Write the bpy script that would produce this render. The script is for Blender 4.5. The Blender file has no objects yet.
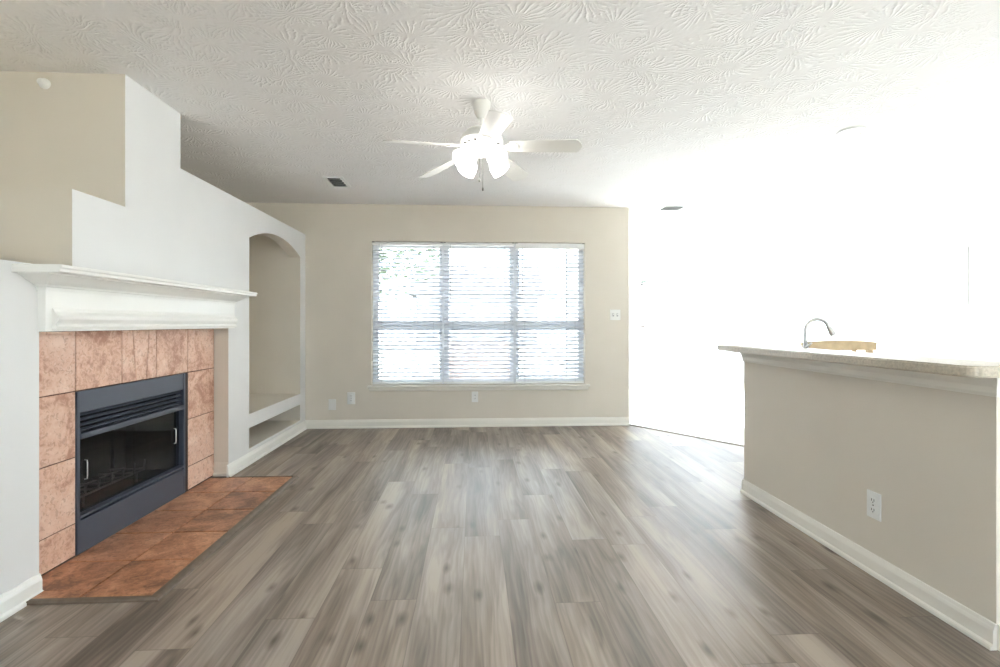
import bpy, bmesh, math, random
from mathutils import Vector, Matrix
from mathutils.geometry import tessellate_polygon

random.seed(7)
PI = math.pi
scene = bpy.context.scene
COL = scene.collection

# ------------------------------------------------------------------ camera
cam_d = bpy.data.cameras.new('camera')
cam_d.sensor_width = 36.0
cam_d.lens = 36.0 * 491.54 / 1000.0
cam_d.shift_y = -9.74 / 1000.0
cam_d.clip_start = 0.05
cam = bpy.data.objects.new('camera', cam_d)
cam.location = (0, 0, 1.1)
cam.rotation_euler = (PI / 2, 0, -0.0537)
COL.objects.link(cam)
scene.camera = cam

# ------------------------------------------------------------------ world, sun, exposure
SKY = 4.5
SUN = 80.0
world = bpy.data.worlds.new('daylight')
scene.world = world
world.use_nodes = True
bg = world.node_tree.nodes['Background']
bg.inputs[0].default_value = (0.80, 0.91, 1.0, 1)
bg.inputs[1].default_value = SKY

sun_d = bpy.data.lights.new('sun', 'SUN')
sun_d.energy = SUN
sun_d.angle = math.radians(1.5)
sun_d.color = (0.97, 0.985, 1.0)
sun = bpy.data.objects.new('sun', sun_d)
SUN_EL = math.radians(40)
SUN_AZ = math.radians(35)
sdir = Vector((-math.cos(SUN_EL) * math.cos(SUN_AZ), -math.cos(SUN_EL) * math.sin(SUN_AZ), -math.sin(SUN_EL)))
sun.rotation_euler = sdir.to_track_quat('-Z', 'Y').to_euler()
sun.location = (9, 6.4, 6)
COL.objects.link(sun)


def portal(name, loc, direction, sx, sy):
    d = bpy.data.lights.new(name, 'AREA')
    d.shape = 'RECTANGLE'
    d.size = sx
    d.size_y = sy
    d.cycles.is_portal = True
    o = bpy.data.objects.new(name, d)
    o.location = loc
    o.rotation_euler = Vector(direction).to_track_quat('-Z', 'Z').to_euler()
    COL.objects.link(o)


portal('sky_portal_main_window', (0.06, 5.46, 1.21), (0, -1, 0), 2.4, 1.6)
portal('sky_portal_nook_window', (3.57, 8.3, 1.17), (0, -1, 0), 1.75, 1.5)
portal('sky_portal_added_nook_door', (4.8, 7.02, 1.0), (-1, 0, 0), 1.9, 2.0)
portal('sky_portal_added_side_door', (4.8, 0.05, 1.0), (-1, 0, 0), 1.2, 2.0)
portal('sky_portal_added_rear_window', (.65, -3.2, 1.1), (0, 1, 0), 4.0, 2.1)

vs = scene.view_settings
scene.display_settings.display_device = 'sRGB'
vs.view_transform = 'Standard'
vs.look = 'None'
vs.exposure = 0.90
vs.gamma = 1.0
vs.use_curve_mapping = False
cy = scene.cycles
cy.use_denoising = True
cy.max_bounces = 14
cy.diffuse_bounces = 10
cy.glossy_bounces = 4
cy.transparent_max_bounces = 24
cy.sample_clamp_indirect = 12.0
cy.caustics_reflective = False
cy.caustics_refractive = False

# ------------------------------------------------------------------ key dimensions (metres, camera eye over the origin)
XL = -1.763      # white fireplace wall face
XT = -1.86       # tile face in its recess
XB = -2.45       # true left wall behind the built-in
YB = 5.263       # back wall face
YN = 8.15        # far wall of the dining nook
XR = 4.6         # right wall
YF = -3.0        # wall behind the camera
ZC = 2.364       # ceiling
XE = 1.688       # where the back wall ends
XP = 1.76        # half wall face
PY0, PY1 = 1.565, 3.112


# ------------------------------------------------------------------ mesh helpers
def box(bm, x0, x1, y0, y1, z0, z1, bevel=0.0, seg=2, M=None):
    r = bmesh.ops.create_cube(bm, size=1.0)
    vsx = r['verts']
    for v in vsx:
        v.co = Vector((x0 + (v.co.x + .5) * (x1 - x0), y0 + (v.co.y + .5) * (y1 - y0), z0 + (v.co.z + .5) * (z1 - z0)))
    if bevel > 0:
        es = list({e for v in vsx for e in v.link_edges})
        rr = bmesh.ops.bevel(bm, geom=es, offset=bevel, segments=seg, affect='EDGES', profile=0.5)
        vsx = list({v for f in rr['faces'] for v in f.verts} | {v for v in vsx if v.is_valid})
    if M is not None:
        for v in vsx:
            v.co = M @ v.co
    return vsx


def lathe(bm, prof, M=None, seg=32, cap=True):
    """prof: list of (r, z) from one end to the other, revolved about z."""
    rings = []
    for r, z in prof:
        if r < 1e-6:
            rings.append([bm.verts.new((0, 0, z))])
        else:
            rings.append([bm.verts.new((r * math.cos(2 * PI * i / seg), r * math.sin(2 * PI * i / seg), z)) for i in range(seg)])
    for a, b in zip(rings[:-1], rings[1:]):
        for i in range(seg):
            j = (i + 1) % seg
            if len(a) == 1 and len(b) == 1:
                continue
            if len(a) == 1:
                bm.faces.new((a[0], b[i], b[j]))
            elif len(b) == 1:
                bm.faces.new((a[i], a[j], b[0]))
            else:
                bm.faces.new((a[i], a[j], b[j], b[i]))
    if cap:
        for r in (rings[0], rings[-1]):
            if len(r) > 1:
                bm.faces.new(r)
    out = [v for r in rings for v in r]
    if M is not None:
        for v in out:
            v.co = M @ v.co
    return out


def tube(bm, pts, rad, seg=10, cap=True):
    pts = [Vector(p) for p in pts]
    n = len(pts)
    rads = rad if isinstance(rad, (list, tuple)) else [rad] * n
    rings = []
    prev = None
    for i, p in enumerate(pts):
        t = (pts[min(i + 1, n - 1)] - pts[max(i - 1, 0)]).normalized()
        if prev is None:
            ref = Vector((0, 0, 1)) if abs(t.z) < .9 else Vector((1, 0, 0))
            a = t.cross(ref).normalized()
        else:
            a = (prev - t * prev.dot(t)).normalized()
        b = t.cross(a)
        prev = a
        rings.append([bm.verts.new(p + (a * math.cos(2 * PI * k / seg) + b * math.sin(2 * PI * k / seg)) * rads[i]) for k in range(seg)])
    for A, B in zip(rings[:-1], rings[1:]):
        for k in range(seg):
            j = (k + 1) % seg
            bm.faces.new((A[k], A[j], B[j], B[k]))
    if cap:
        bm.faces.new(rings[0][::-1])
        bm.faces.new(rings[-1])


AX = {'x': lambda a, b, t: (t, a, b), 'y': lambda a, b, t: (a, t, b), 'z': lambda a, b, t: (a, b, t)}


def plate(bm, outer, holes, axis, t0, t1, mi_front=0, mi_side=0, M=None):
    """A slab with holes: 2-D outlines at t0 and t1 along the axis."""
    loops = [outer] + list(holes)
    f = AX[axis]
    tris = tessellate_polygon([[Vector((a, b, 0)) for a, b in lp] for lp in loops])
    flat = [p for lp in loops for p in lp]
    va = [bm.verts.new(f(a, b, t0)) for a, b in flat]
    vb = [bm.verts.new(f(a, b, t1)) for a, b in flat]
    for t in tris:
        try:
            bm.faces.new([va[i] for i in t]).material_index = mi_front
            bm.faces.new([vb[i] for i in t][::-1]).material_index = mi_front
        except ValueError:
            pass
    k = 0
    for lp in loops:
        n = len(lp)
        for i in range(n):
            a, b = k + i, k + (i + 1) % n
            bm.faces.new((va[a], va[b], vb[b], vb[a])).material_index = mi_side
        k += n
    if M is not None:
        for v in va + vb:
            v.co = M @ v.co
    bmesh.ops.recalc_face_normals(bm, faces=bm.faces)


def sweep(bm, prof, stations):
    """prof: closed list of (o, z); stations: functions (o, z) -> xyz."""
    rings = [[bm.verts.new(s(o, z)) for o, z in prof] for s in stations]
    n = len(prof)
    for A, B in zip(rings[:-1], rings[1:]):
        for i in range(n):
            j = (i + 1) % n
            bm.faces.new((A[i], A[j], B[j], B[i]))
    bm.faces.new(rings[0][::-1])
    bm.faces.new(rings[-1])
    bmesh.ops.recalc_face_normals(bm, faces=bm.faces)


LOC = {}


def obj(name, bm, mats, parent=None, smooth=False, recalc=True):
    if recalc:
        bmesh.ops.recalc_face_normals(bm, faces=bm.faces)
    if parent is not None:
        p, off = parent, Vector((0, 0, 0))
        while p is not None:
            off += p.location
            p = p.parent
        for v in bm.verts:
            v.co -= off
    me = bpy.data.meshes.new(name)
    bm.to_mesh(me)
    bm.free()
    if not isinstance(mats, (list, tuple)):
        mats = [mats]
    for m in mats:
        me.materials.append(m)
    o = bpy.data.objects.new(name, me)
    COL.objects.link(o)
    if parent is not None:
        o.parent = parent
    if smooth:
        me.shade_smooth()
        me.set_sharp_from_angle(angle=math.radians(38))
    return o


def thing(name, loc, label, cat, group=None):
    o = bpy.data.objects.new(name, None)
    o.empty_display_size = .05
    o.location = loc
    COL.objects.link(o)
    return tag(o, label, cat, group)


def tag(o, label, cat, group=None, kind=None):
    o['label'] = label
    o['category'] = cat
    if group:
        o['group'] = group
    if kind:
        o['kind'] = kind
    return o


def struct(name, bm, mats, parent=None, smooth=False):
    o = obj(name, bm, mats, parent, smooth)
    if parent is None:
        o['kind'] = 'structure'
    return o


def B():
    return bmesh.new()


# ------------------------------------------------------------------ materials
def srgb(r, g, b):
    f = lambda c: (c / 255 / 12.92) if c / 255 <= .04045 else ((c / 255 + .055) / 1.055) ** 2.4
    return (f(r), f(g), f(b), 1)


class NT:
    def __init__(self, name):
        self.m = bpy.data.materials.new(name)
        self.m.use_nodes = True
        self.t = self.m.node_tree
        self.n = self.t.nodes
        self.p = self.n['Principled BSDF']
        self.out = self.n['Material Output']

    def add(self, kind, **kw):
        nd = self.n.new(kind)
        for k, v in kw.items():
            setattr(nd, k, v)
        return nd

    def put(self, sock, val):
        if isinstance(val, bpy.types.NodeSocket):
            self.t.links.new(val, sock)
        else:
            sock.default_value = val

    def math(self, op, a, b=0.0, c=0.0, clamp=False):
        nd = self.add('ShaderNodeMath', operation=op, use_clamp=clamp)
        self.put(nd.inputs[0], a)
        self.put(nd.inputs[1], b)
        self.put(nd.inputs[2], c)
        return nd.outputs[0]

    def combine(self, x, y, z=0.0):
        nd = self.add('ShaderNodeCombineXYZ')
        for s, v in zip(nd.inputs, (x, y, z)):
            self.put(s, v)
        return nd.outputs[0]

    def coords(self):
        return self.add('ShaderNodeTexCoord').outputs['Object']

    def sep(self, v):
        nd = self.add('ShaderNodeSeparateXYZ')
        self.put(nd.inputs[0], v)
        return nd.outputs

    def noise(self, v, scale, detail=3.0, rough=.5, dist=0.0):
        nd = self.add('ShaderNodeTexNoise')
        self.put(nd.inputs['Vector'], v)
        nd.inputs['Scale'].default_value = scale
        nd.inputs['Detail'].default_value = detail
        nd.inputs['Roughness'].default_value = rough
        nd.inputs['Distortion'].default_value = dist
        return nd.outputs[0]

    def ramp(self, f, stops):
        nd = self.add('ShaderNodeValToRGB')
        e = nd.color_ramp.elements
        while len(e) < len(stops):
            e.new(.5)
        for el, (p, c) in zip(e, stops):
            el.position = p
            el.color = c
        self.put(nd.inputs[0], f)
        return nd.outputs[0]

    def mix(self, f, a, b, mode='MIX'):
        nd = self.add('ShaderNodeMix', data_type='RGBA', blend_type=mode)
        self.put(nd.inputs[0], f)
        self.put(nd.inputs[6], a)
        self.put(nd.inputs[7], b)
        return nd.outputs[2]

    def bump(self, h, strength=.3, dist=.01):
        nd = self.add('ShaderNodeBump')
        nd.inputs['Strength'].default_value = strength
        nd.inputs['Distance'].default_value = dist
        self.put(nd.inputs['Height'], h)
        self.t.links.new(nd.outputs[0], self.p.inputs['Normal'])

    def base(self, c, rough=.5, metal=0.0, spec=.5):
        self.put(self.p.inputs['Base Color'], c)
        self.put(self.p.inputs['Roughness'], rough)
        self.p.inputs['Metallic'].default_value = metal
        self.p.inputs['Specular IOR Level'].default_value = spec
        return self


def paint(name, col, rough=.6, peel=.06, spec=.3):
    k = NT(name)
    co = k.coords()
    n = k.noise(co, 2.2, 2)
    c = k.mix(.5, col, col)
    lo = tuple(x * .965 for x in col[:3]) + (1,)
    c = k.ramp(n, [(.35, lo), (.65, col)])
    k.base(c, rough, 0, spec)
    if peel:
        k.bump(k.noise(co, 160, 2), peel, .002)
    return k.m


def plain(name, col, rough=.5, metal=0.0, spec=.5, var=.04, scale=18):
    k = NT(name)
    co = k.coords()
    lo = tuple(x * (1 - var) for x in col[:3]) + (1,)
    k.base(k.ramp(k.noise(co, scale, 2), [(.3, lo), (.7, col)]), rough, metal, spec)
    return k.m


def glass(name, tint=(1, 1, 1, 1), gloss=.03):
    k = NT(name)
    tr = k.add('ShaderNodeBsdfTransparent')
    gl = k.add('ShaderNodeBsdfGlossy')
    tr.inputs[0].default_value = tint
    gl.inputs['Roughness'].default_value = gloss
    lw = k.add('ShaderNodeLayerWeight')
    lw.inputs[0].default_value = .5
    fac = k.math('MULTIPLY_ADD', k.math('POWER', lw.outputs['Facing'], 5.0), .90, .04)
    mx = k.add('ShaderNodeMixShader')
    k.t.links.new(fac, mx.inputs[0])
    k.t.links.new(tr.outputs[0], mx.inputs[1])
    k.t.links.new(gl.outputs[0], mx.inputs[2])
    k.t.links.new(mx.outputs[0], k.out.inputs[0])
    k.n.remove(k.p)
    return k.m


def emit(name, col, s):
    k = NT(name)
    k.base(col, .4)
    k.p.inputs['Emission Color'].default_value = col
    k.p.inputs['Emission Strength'].default_value = s
    return k.m


def floor_mat():
    k = NT('grey_oak_planks')
    x, y, z = k.sep(k.coords())
    W, L = .182, 1.22
    xs = k.math('DIVIDE', k.math('ADD', x, .045), W)
    row = k.math('FLOOR', xs)
    fx = k.math('FRACT', xs)
    wn = k.add('ShaderNodeTexWhiteNoise', noise_dimensions='1D')
    k.put(wn.inputs['W'], row)
    ys = k.math('ADD', k.math('DIVIDE', y, L), k.math('MULTIPLY', wn.outputs['Value'], 5.0))
    cid = k.math('FLOOR', ys)
    fy = k.math('FRACT', ys)
    w2 = k.add('ShaderNodeTexWhiteNoise', noise_dimensions='2D')
    k.put(w2.inputs['Vector'], k.combine(row, cid))
    rnd = w2.outputs['Value']
    rc = k.sep(w2.outputs['Color'])
    off = k.math('MULTIPLY', rnd, 37.0)
    # broad figure, streaks and fine grain, all stretched along the plank
    broad = k.noise(k.combine(k.math('ADD', k.math('MULTIPLY', x, 8.5), off), k.math('ADD', k.math('MULTIPLY', y, .95), off), rnd), 1.0, 3, .5, .25)
    streak = k.noise(k.combine(k.math('ADD', k.math('MULTIPLY', x, 28.0), off), k.math('MULTIPLY', y, 1.2), rnd), 1.0, 4, .6, .15)
    fine = k.noise(k.combine(k.math('ADD', k.math('MULTIPLY', x, 95.0), off), k.math('MULTIPLY', y, 4.0), rnd), 1.0, 3, .6)
    # cathedral rings
    wv = k.add('ShaderNodeTexWave', wave_type='BANDS', bands_direction='X')
    k.put(wv.inputs['Vector'], k.combine(k.math('ADD', k.math('MULTIPLY', x, 9.0), k.math('MULTIPLY', broad, 2.2)), k.math('MULTIPLY', y, .35), off))
    wv.inputs['Scale'].default_value = 1.2
    wv.inputs['Distortion'].default_value = 2.0
    wv.inputs['Detail'].default_value = 3
    tone = k.math('ADD', k.math('ADD', k.math('MULTIPLY', broad, 1.05), -.135), k.math('MULTIPLY', streak, .30))
    tone = k.math('ADD', tone, k.math('MULTIPLY', wv.outputs['Fac'], .07))
    tone = k.math('ADD', tone, k.math('MULTIPLY', k.math('SUBTRACT', fine, .5), .26))
    tone = k.math('ADD', tone, k.math('MULTIPLY', k.math('SUBTRACT', rnd, .5), .17))
    c = k.ramp(tone, [(.30, srgb(76, 65, 57)), (.45, srgb(108, 97, 87)), (.60, srgb(134, 122, 111)), (.80, srgb(164, 152, 140))])
    # planks differ a little in warmth
    warm = k.mix(rc[1], (1.03, 1.0, .96, 1), (.97, .995, 1.04, 1))
    c = k.mix(1.0, c, warm, 'MULTIPLY')
    # knots
    vo = k.add('ShaderNodeTexVoronoi', feature='F1', voronoi_dimensions='2D')
    k.put(vo.inputs['Vector'], k.combine(k.math('ADD', k.math('MULTIPLY', x, 6.4), off), k.math('ADD', k.math('MULTIPLY', y, 2.6), off), 0.0))
    vo.inputs['Scale'].default_value = 1.0
    kd = k.math('ADD', vo.outputs['Distance'], k.math('MULTIPLY', k.math('SUBTRACT', streak, .5), .26))
    knot = k.math('SUBTRACT', 1.0, k.math('DIVIDE', kd, .15), clamp=True)
    vsep = k.sep(vo.outputs['Color'])
    knot = k.math('MULTIPLY', knot, k.math('GREATER_THAN', vsep[0], .58))
    c = k.mix(k.math('MULTIPLY', knot, .85), c, srgb(74, 61, 52))
    # seams
    ex = k.math('MINIMUM', fx, k.math('SUBTRACT', 1.0, fx))
    ey = k.math('MINIMUM', fy, k.math('SUBTRACT', 1.0, fy))
    sx = k.math('LESS_THAN', ex, .009)
    sy = k.math('LESS_THAN', ey, .0016)
    seam = k.math('MAXIMUM', sx, sy)
    c = k.mix(k.math('MULTIPLY', seam, .45), c, srgb(88, 76, 66))
    k.base(c, k.math('ADD', .34, k.math('MULTIPLY', fine, .12)), 0, .55)
    h = k.math('SUBTRACT', k.math('MULTIPLY', fine, .35), k.math('MULTIPLY', seam, 1.0))
    k.bump(h, .12, .002)
    return k.m


def ceiling_mat():
    """Stomped crow's-foot plaster: strokes fanning out of scattered centres."""
    k = NT('stomped_plaster')
    co = k.coords()
    warp = k.add('ShaderNodeTexNoise')
    k.put(warp.inputs['Vector'], co)
    warp.inputs['Scale'].default_value = 5.0
    add = k.add('ShaderNodeVectorMath', operation='MULTIPLY_ADD')
    k.put(add.inputs[0], warp.outputs['Color'])
    add.inputs[1].default_value = (.09, .09, 0)
    k.put(add.inputs[2], co)
    p = add.outputs[0]
    total = None
    for sc, n, seed in ((3.3, 27, 0.0), (4.4, 23, 31.7)):
        sh = k.add('ShaderNodeVectorMath', operation='ADD')
        k.put(sh.inputs[0], p)
        sh.inputs[1].default_value = (seed, seed * .7, 0)
        vo = k.add('ShaderNodeTexVoronoi', feature='F1', voronoi_dimensions='2D')
        k.put(vo.inputs['Vector'], sh.outputs[0])
        vo.inputs['Scale'].default_value = sc
        d = k.add('ShaderNodeVectorMath', operation='SUBTRACT')
        k.put(d.inputs[0], sh.outputs[0])
        k.put(d.inputs[1], vo.outputs['Position'])
        dx, dy, _ = k.sep(d.outputs[0])
        ang = k.math('ARCTAN2', dy, dx)
        wob = k.noise(p, 22, 2)
        ph = k.math('ADD', k.math('MULTIPLY', ang, float(n)), k.math('MULTIPLY', wob, 7.0))
        ray = k.math('POWER', k.math('MULTIPLY_ADD', k.math('SINE', ph), .5, .5), 3.0)
        dist = vo.outputs['Distance']
        inner = k.add('ShaderNodeMapRange', interpolation_type='SMOOTHSTEP')
        k.put(inner.inputs[0], dist)
        inner.inputs[1].default_value = .10
        inner.inputs[2].default_value = .24
        outer = k.add('ShaderNodeMapRange', interpolation_type='SMOOTHSTEP')
        k.put(outer.inputs[0], dist)
        outer.inputs[1].default_value = .62
        outer.inputs[2].default_value = .38
        brk = k.add('ShaderNodeMapRange', interpolation_type='SMOOTHSTEP')
        k.put(brk.inputs[0], k.noise(p, 13, 2))
        brk.inputs[1].default_value = .33
        brk.inputs[2].default_value = .52
        m = k.math('MULTIPLY', k.math('MULTIPLY', ray, inner.outputs[0]), k.math('MULTIPLY', outer.outputs[0], brk.outputs[0]))
        total = m if total is None else k.math('MAXIMUM', total, m)
    h = k.math('ADD', total, k.math('MULTIPLY', k.noise(p, 60, 3), .25))
    c = k.ramp(k.noise(co, 1.2, 3), [(.3, (.82, .80, .785, 1)), (.7, (.85, .835, .825, 1))])
    k.base(c, .75, 0, .2)
    k.bump(h, .40, .012)
    return k.m


def tile_mat(name, lo, mid, hi, rough):
    k = NT(name)
    co = k.coords()
    g = k.add('ShaderNodeNewGeometry')
    isl = g.outputs['Random Per Island']
    off = k.math('MULTIPLY', isl, 9.0)
    add = k.add('ShaderNodeVectorMath', operation='ADD')
    k.put(add.inputs[0], co)
    k.put(add.inputs[1], k.combine(off, off, off))
    v = add.outputs[0]
    big = k.noise(v, 7, 3, .55, .8)
    fl = k.noise(v, 30, 4, .65, 1.5)
    t = k.math('ADD', k.math('MULTIPLY', big, .62), k.math('MULTIPLY', fl, .38))
    t = k.math('ADD', t, k.math('MULTIPLY', k.math('SUBTRACT', isl, .5), .10))
    c = k.ramp(t, [(.36, lo), (.48, mid), (.64, hi)])
    sp = k.noise(v, 55, 2, .5, .8)
    spm = k.ramp(sp, [(.57, (0, 0, 0, 1)), (.63, (1, 1, 1, 1))])
    c = k.mix(k.math('MULTIPLY', spm, .42), c, tuple(v * .8 for v in lo[:3]) + (1,))
    k.base(c, rough, 0, .4)
    k.bump(fl, .18, .003)
    return k.m


M = {}
M['white_wall'] = paint('white_wall_paint', (.765, .765, .76, 1))
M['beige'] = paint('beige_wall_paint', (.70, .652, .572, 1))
M['trim'] = paint('cream_trim_paint', (.83, .81, .75, 1), .35, 0, .5)
M['mantel'] = paint('mantel_white_gloss', (.85, .845, .81, 1), .32, 0, .5)
M['floor'] = floor_mat()
M['ceiling'] = ceiling_mat()
M['vinyl'] = plain('pale_vinyl_floor', (.80, .80, .785, 1), .35, 0, .4, .05, 6)
M['strip'] = plain('brown_reducer_strip', srgb(112, 98, 84), .4, 0, .5, .25, 30)
M['wall_tile'] = tile_mat('peach_terracotta_tile', srgb(180, 134, 112), srgb(215, 176, 154), srgb(228, 199, 181), .5)
M['hearth_tile'] = tile_mat('orange_terracotta_tile', srgb(122, 82, 60), srgb(174, 122, 90), srgb(206, 154, 120), .33)
M['grout'] = plain('brown_grout', srgb(92, 68, 54), .9, 0, .1, .2, 60)
M['steel'] = plain('black_firebox_steel', srgb(66, 71, 84), .42, .0, .5, .08, 10)
M['dark'] = plain('firebox_black', srgb(24, 23, 24), .7, 0, .2, .3, 12)
M['dark_edge'] = plain('dark_brown_edge', srgb(52, 36, 32), .6, 0, .3, .2, 12)
M['iron'] = plain('grate_iron', srgb(150, 146, 142), .45, .3, .5, .2, 40)
M['fire_glass'] = glass('smoked_fire_glass', (.62, .62, .64, 1))
M['pane'] = glass('clear_window_glass', (.97, .99, .99, 1))
M['vinyl_frame'] = plain('white_window_vinyl', (.78, .80, .83, 1), .4, 0, .4)
def slat_mat():
    k = NT('white_blind_slat')
    k.base((.80, .825, .87, 1), .5, 0, .25)
    tl = k.add('ShaderNodeBsdfTranslucent')
    tl.inputs[0].default_value = (.80, .84, .90, 1)
    mx = k.add('ShaderNodeMixShader')
    mx.inputs[0].default_value = .30
    k.t.links.new(k.p.outputs[0], mx.inputs[1])
    k.t.links.new(tl.outputs[0], mx.inputs[2])
    k.t.links.new(mx.outputs[0], k.out.inputs[0])
    return k.m


M['slat'] = slat_mat()
M['blind'] = plain('white_blind_rail', (.83, .83, .82, 1), .4, 0, .4)
M['cord'] = plain('grey_cord', (.45, .45, .46, 1), .6)
M['bracket'] = plain('grey_metal_bracket', srgb(120, 116, 108), .4, .6)
M['plastic'] = plain('white_plastic', (.84, .84, .82, 1), .35, 0, .5, .02)
M['slot'] = plain('dark_slot', srgb(60, 58, 54), .6)
M['fan'] = plain('white_fan_enamel', (.80, .79, .75, 1), .35, 0, .5, .02)
M['chrome'] = plain('brushed_nickel', srgb(214, 212, 210), .36, 1.0, .5, .05, 40)
M['lamp_glass'] = emit('glowing_frosted_glass', (1, .97, .94, 1), 5.5)
M['lens'] = emit('lit_downlight_lens', (1, .98, .94, 1), 1.2)
M['stone'] = plain('speckled_beige_laminate', srgb(196, 186, 168), .28, 0, .5, .3, 90)
M['cabinet'] = paint('white_cabinet_paint', (.82, .82, .81, 1), .4, 0, .4)
M['sink'] = plain('sink_steel', srgb(180, 180, 180), .3, 1.0)
M['wood'] = plain('light_maple', srgb(196, 172, 136), .45, 0, .4, .25, 14)
M['brick'] = plain('pink_brick', srgb(190, 160, 152), .8, 0, .2, .3, 30)
M['grass'] = plain('pale_patio_ground', srgb(146, 143, 137), .9, 0, .1, .25, 6)
M['bark'] = plain('tree_bark', srgb(84, 70, 58), .9, 0, .1, .3, 20)
M['leaf'] = plain('tree_leaf', srgb(96, 112, 92), .7, 0, .2, .5, 9)
M['fence'] = plain('pale_siding', srgb(176, 178, 182), .85, 0, .1, .3, 14)
M['shingle'] = plain('grey_shingle', srgb(90, 88, 90), .9, 0, .1, .3, 20)


# ------------------------------------------------------------------ room shell
bm = B()
plate(bm, [(-2.6, -3.15), (1.94, -3.15), (1.94, 1.5), (1.94, 3.06), (2.5, 3.06), (2.5, 4.186), (1.688, 5.26), (1.688, 5.40), (-2.6, 5.40)], [], 'z', -.08, 0.0)
struct('floor', bm, M['floor'])
bm = B()
plate(bm, [(1.94, -3.15), (4.75, -3.15), (4.75, 8.3), (1.60, 8.3), (1.60, 5.40), (1.688, 5.40), (1.688, 5.26), (2.5, 4.186), (2.5, 3.06), (1.94, 3.06)], [], 'z', -.08, 0.001)
struct('floor_kitchen', bm, M['vinyl'])
bm = B()
box(bm, -2.6, 4.75, -3.15, 8.3, ZC, ZC + .1)
struct('ceiling', bm, M['ceiling'])

# transition strip between planks and pale vinyl
bm = B()
a, b = Vector((1.69, 5.262, 0)), Vector((2.5, 4.19, 0))
d = (b - a)
ang = math.atan2(d.y, d.x)
Mt = Matrix.Translation(a) @ Matrix.Rotation(ang, 4, 'Z')
prof = [(-.018, 0), (-.014, .006), (0, .009), (.014, .006), (.018, 0)]
sweep(bm, prof, [lambda o, z, t=t: Mt @ Vector((t, o, z)) for t in (0, d.length)])
o = struct('trim_1', bm, M['strip'])

# left wall: stepped white panel with recess, arch and slot
arch = []
AY0, AY1, AZ, AR = 3.968, 5.108, 1.778, 1.892
ch = (AY1 - AY0) / 2
ri = AR - AZ
R_ = (ch * ch + ri * ri) / (2 * ri)
cyy, czz = (AY0 + AY1) / 2, AR - R_
a0 = math.asin(ch / R_)
for i in range(25):
    t = -a0 + 2 * a0 * i / 24
    arch.append((cyy + R_ * math.sin(t), czz + R_ * math.cos(t)))
niche = [(AY0, .389)] + arch + [(AY1, .389)]
slot = [(AY0, .117), (AY0, .279), (AY1, .279), (AY1, .117)]
panel = [(YF, 0), (2.095, 0), (2.095, 1.068), (3.640, 1.068), (3.640, 0), (YB, 0), (YB, 2.036), (3.06, 2.036), (3.06, ZC),
         (2.589, ZC), (2.589, 1.693), (2.26, 1.693), (2.26, 1.340), (YF, 1.340)]
bm = B()
plate(bm, panel, [niche, slot], 'x', XL, XL - .11, 0, 1)
XI = XL - .11
# solid steps and ledges behind the panel
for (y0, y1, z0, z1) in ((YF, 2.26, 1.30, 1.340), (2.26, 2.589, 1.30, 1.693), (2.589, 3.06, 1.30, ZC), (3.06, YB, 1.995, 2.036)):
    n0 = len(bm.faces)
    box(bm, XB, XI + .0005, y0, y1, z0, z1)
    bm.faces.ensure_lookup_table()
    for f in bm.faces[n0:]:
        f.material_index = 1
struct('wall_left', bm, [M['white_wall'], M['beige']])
bm = B()
box(bm, XB - .12, XB, YF, YB + .14, 0, ZC)
box(bm, XB, XI, 3.72, 3.80, 0, 1.995)
box(bm, XB, XI, AY1, YB, 0, 1.995)
struct('wall_left_outer', bm, M['beige'])
bm = B()
box(bm, XB, XI, 3.80, AY1, .335, .389)
struct('trim_2', bm, M['beige'])
bm = B()
box(bm, XB, XI, 3.80, AY1, 0, .117)
struct('trim_3', bm, M['beige'])

# back wall with the window opening
WX0, WX1, WZ0, WZ1 = -1.079, 1.206, .448, 1.975
bm = B()
plate(bm, [(XB - .12, 0), (XE, 0), (XE, ZC), (XB - .12, ZC)], [[(WX0, WZ0), (WX1, WZ0), (WX1, WZ1), (WX0, WZ1)]], 'y', YB, YB + .14)
struct('wall_back', bm, M['beige'])
# nook walls
bm = B()
box(bm, XE - .12, XE, YB + .14, YN + .14, 0, ZC)
struct('wall_nook', bm, M['white_wall'])
NX0, NX1, NZ0, NZ1 = 2.78, 4.46, .44, 1.90
bm = B()
plate(bm, [(XE - .12, 0), (XR + .12, 0), (XR + .12, ZC), (XE - .12, ZC)], [[(NX0, NZ0), (NX1, NZ0), (NX1, NZ1), (NX0, NZ1)]], 'y', YN, YN + .14)
struct('wall_nook_far', bm, M['white_wall'])
DY0, DY1, DZ1 = 6.10, 7.95, 1.93
bm = B()
EY0, EY1 = -.5, 0.60
plate(bm, [(YF, 0), (EY0, 0), (EY0, DZ1), (EY1, DZ1), (EY1, 0), (DY0, 0), (DY0, DZ1), (DY1, DZ1), (DY1, 0), (YN, 0), (YN, ZC), (YF, ZC)], [], 'x', XR, XR + .12)
struct('wall_right', bm, M['white_wall'])
RX0, RX1, RZ0, RZ1 = -.7, 2.0, .10, 2.10
bm = B()
plate(bm, [(XB - .12, 0), (XR + .12, 0), (XR + .12, ZC), (XB - .12, ZC)], [[(RX0, RZ0), (RX1, RZ0), (RX1, RZ1), (RX0, RZ1)]], 'y', YF, YF - .14)
struct('wall_front', bm, M['beige'])


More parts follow.
